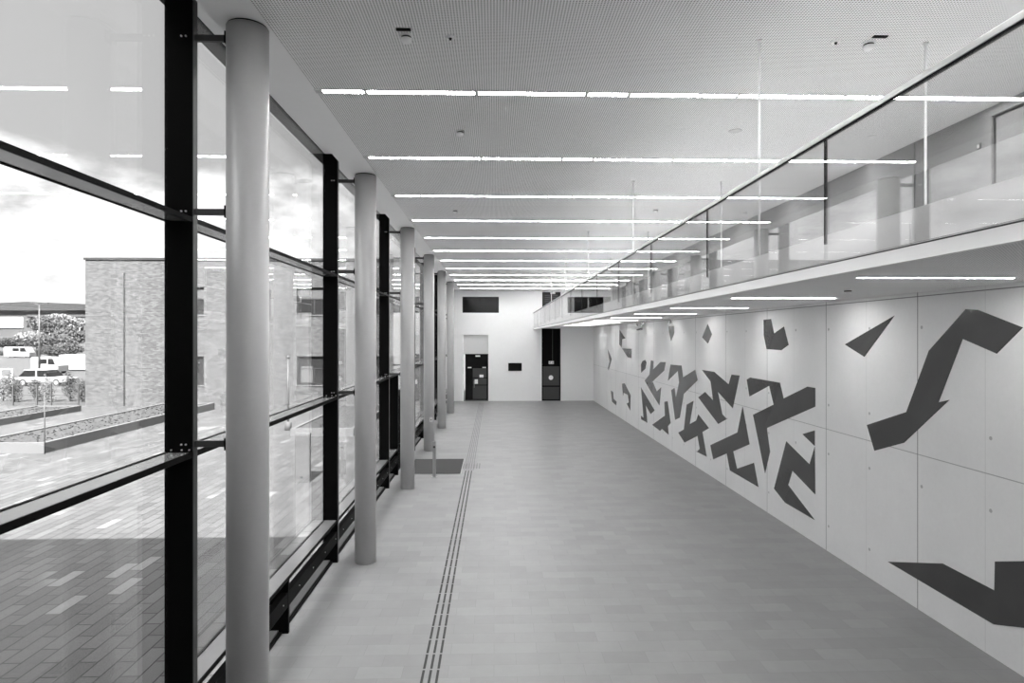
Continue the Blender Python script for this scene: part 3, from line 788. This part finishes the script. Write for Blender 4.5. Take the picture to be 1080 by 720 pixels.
car('car', -80, 98, 4.6, 1.8, 1.5, 'car_dark', 'dark car parked between the white van and white car', 'car')
car('car', -34.4, 62, 4.4, 1.8, 1.45, 'car_dark', 'dark car parked close to the brick building corner', 'car')
t = car('truck', -53.5, 77, 3.2, 2.0, 2.0, 'car_white', 'small white truck cab parked behind the white car', 'truck', van=True)
t = thing('container', 'white box container half hidden by the brick building', 'container', (-55.8, 82, 0))
obj('container_body', bbox_(0, 4.5, 0, 2.2, .15, 2.1, .03), 'car_white', t); obj('skid', bbox_(.3, 4.2, .2, 2.0, -.02, .15), 'dark', t)
t = thing('barrier_frame', 'white metal frame barrier standing in the car park at left', 'barrier', (-46.6, 60.5, -.02))
bm = bm_new(); cyl(bm, (0, 0, 0), (0, 0, 1.35), .05, n=8); cyl(bm, (1.05, 0, 0), (1.05, 0, 1.35), .05, n=8); cyl(bm, (-.05, 0, 1.35), (1.1, 0, 1.35), .05, n=8); cyl(bm, (0, 0, .6), (1.05, 0, .6), .04, n=8)
obj('frame_tube', bm, 'white', t); obj('foot', bbox_(-.1, .1, -.3, .3, 0, .05), 'white', t); obj('foot', bbox_(.95, 1.15, -.3, .3, 0, .05), 'white', t)
t = thing('street_lamp', 'tall street lamp with two arms before the long far building', 'street lamp', (-51.2, 72, 0))
bm = bm_new(); cyl(bm, (0, 0, -.02), (0, 0, 8.0), .12, .07, 10); obj('pole', bm, 'dark', t)
for s in (-1, 1):
    bm = bm_new(); cyl(bm, (0, 0, 7.95), (s * .7, 0, 8.2), .05, n=8); a = obj('lamp_arm', bm, 'dark', t)
    bm = box(bm_new(), min(s * .65, s * 1.0), max(s * .65, s * 1.0), -.12, .12, 8.15, 8.28); obj('lamp_head', bm, 'dark', a)

# embankment, road wall and long building
bm = bm_new()
for a, b, c_, d_ in (((-260, 150, -.02), (-40, 150, -.02), (-40, 175, 4.6), (-260, 175, 4.6)), ((-260, 175, 4.6), (-40, 175, 4.6), (-40, 260, 5), (-260, 260, 5))):
    bm.faces.new([bm.verts.new(p) for p in (a, b, c_, d_)])
bmesh.ops.remove_doubles(bm, verts=bm.verts[:], dist=.01)
tag(obj('grass_bank', bm, 'lawn'), 'grassy bank rising to the road below the long building', 'bank', kind='structure')
tag(obj('wall_road', bbox_(-260, -60, 174, 174.6, 3.2, 5.2), 'render_wall'), 'pale road parapet wall in front of the long building', 'wall', kind='structure')
t = thing('long_building', 'long low building with dark flat roof far beyond the car park', 'building', (-160, 185, 4.6))
obj('facade_wall', bbox_(0, 60, 0, 20, 0, 7.6), 'render_wall', t)
obj('roof', prism(bm_new(), [(-2, 8.6), (10, 7.4), (62, 7.4), (62, 8.4), (26, 9.9)], 'y', -1.5, 22), 'roof', t)
obj('bright_bay', bbox_(8, 24, -.4, 0, 2.4, 5.4), 'white', t)
for x in (27, 30.5, 33, 36, 39): 
    w = obj('window', bbox_(x, x + 2.0, -.1, 0, .4, 4.8), 'darkglass', t)
    obj('window_frame', bbox_(x + .9, x + 1.1, -.16, -.1, .4, 4.8), 'white', w)
obj('fascia_board', bbox_(25, 60, -.3, 0, 5.6, 6.5), 'dark', t)
tg = 'trees beyond the car park'
for x, y, r_, h, z, mt, lab in (
        (-109.6, 157, 4.0, 7.6, 1.3, 'leaf', 'grey-green tree right of the dark windows on the bank'),
        (-113.5, 169, 4.6, 6.6, 3.4, 'leaf_pale', 'pale broad tree on the bank nearest the brick building roofline'),
        (-92, 140, 3.4, 6.0, 0, 'leaf', 'mid-height tree touching the brick building corner'),
        (-92.8, 130, 3.6, 5.2, 0, 'leaf_pale', 'pale tree just right of the street lamp post'),
        (-82, 120, 3.2, 4.8, 0, 'leaf', 'rounded tree above the white truck'),
        (-106, 142, 3.2, 4.0, 0, 'leaf_dark', 'low dark tree behind the white van'),
        (-117, 150, 3.6, 4.1, 0, 'leaf_dark', 'low dark tree at the left edge of the picture'),
        (-109.3, 150, 2.8, 4.2, 0, 'leaf_dark', 'low dark tree left of the street lamp post'),
        (-70.5, 102, 2.2, 2.8, 0, 'leaf_dark', 'small dark shrubby tree left of the white container'),
        (-73, 109.8, 2.2, 3.2, 0, 'leaf', 'small grey tree behind the white container')):
    shrub('tree', x, y, r_, h, mt, lab + ' beyond the car park', 'tree', tg, n=700, trunk=z)

# ------------------------------------------------------------------ light
w = D.worlds.new('sky'); SC.world = w; w.use_nodes = True
nt = w.node_tree; bg = nt.nodes['Background']
tc = N(nt, 'ShaderNodeTexCoord'); sp = N(nt, 'ShaderNodeSeparateXYZ'); nt.links.new(tc.outputs['Generated'], sp.inputs[0])
mp = N(nt, 'ShaderNodeMapping'); mp.inputs['Scale'].default_value = (1, 1, 2.2); nt.links.new(tc.outputs['Generated'], mp.inputs['Vector'])
n1 = noise_n(nt, mp.outputs[0], 3.2, 7, .58)
low = remap(nt, sp.outputs[2], .17, .38, .24, -.45)
high = remap(nt, sp.outputs[2], .55, .75, 0, .62)            # unseen overhead cloud, added to bring daylight into the hall
low = math_n(nt, 'ADD', low, high)
cloud = remap(nt, math_n(nt, 'ADD', n1, low), .46, .60, 0, 1)
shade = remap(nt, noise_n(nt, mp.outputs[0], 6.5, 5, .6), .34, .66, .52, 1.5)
shade = math_n(nt, 'MULTIPLY', shade, remap(nt, sp.outputs[2], .45, .75, 1., 4.6))  # overhead cloud boosted far above the low cloud to brighten the interior
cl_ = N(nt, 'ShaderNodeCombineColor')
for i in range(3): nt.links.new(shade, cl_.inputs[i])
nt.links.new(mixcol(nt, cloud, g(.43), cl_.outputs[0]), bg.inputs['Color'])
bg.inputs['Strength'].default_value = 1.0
sun = D.lights.new('sun', 'SUN'); sun.energy = 21.; sun.angle = math.radians(.5)
so = D.objects.new('sun', sun); C.objects.link(so); so.location = (0, -20, 40)
so.rotation_euler = Vector((0, 1, -1.0)).to_track_quat('-Z', 'Y').to_euler()

# ------------------------------------------------------------------ camera
cam = D.cameras.new('camera'); cam.sensor_width = 36; cam.lens = 660 / 1080 * 36
cam.shift_y = -5 / 1080; cam.clip_end = 1000; cam.clip_start = .05
co_ = D.objects.new('camera', cam); C.objects.link(co_)
co_.location = (0, 0, 4.4); co_.rotation_euler = (PI / 2, 0, -math.atan(19 / 660))
SC.camera = co_
SC.view_settings.view_transform = 'Standard'; SC.view_settings.look = 'None'
SC.view_settings.gamma = 1; SC.view_settings.exposure = .62; SC.view_settings.use_curve_mapping = False
SC.cycles.transparent_max_bounces = 24
SC.cycles.max_bounces = 10; SC.cycles.diffuse_bounces = 5; SC.cycles.glossy_bounces = 5
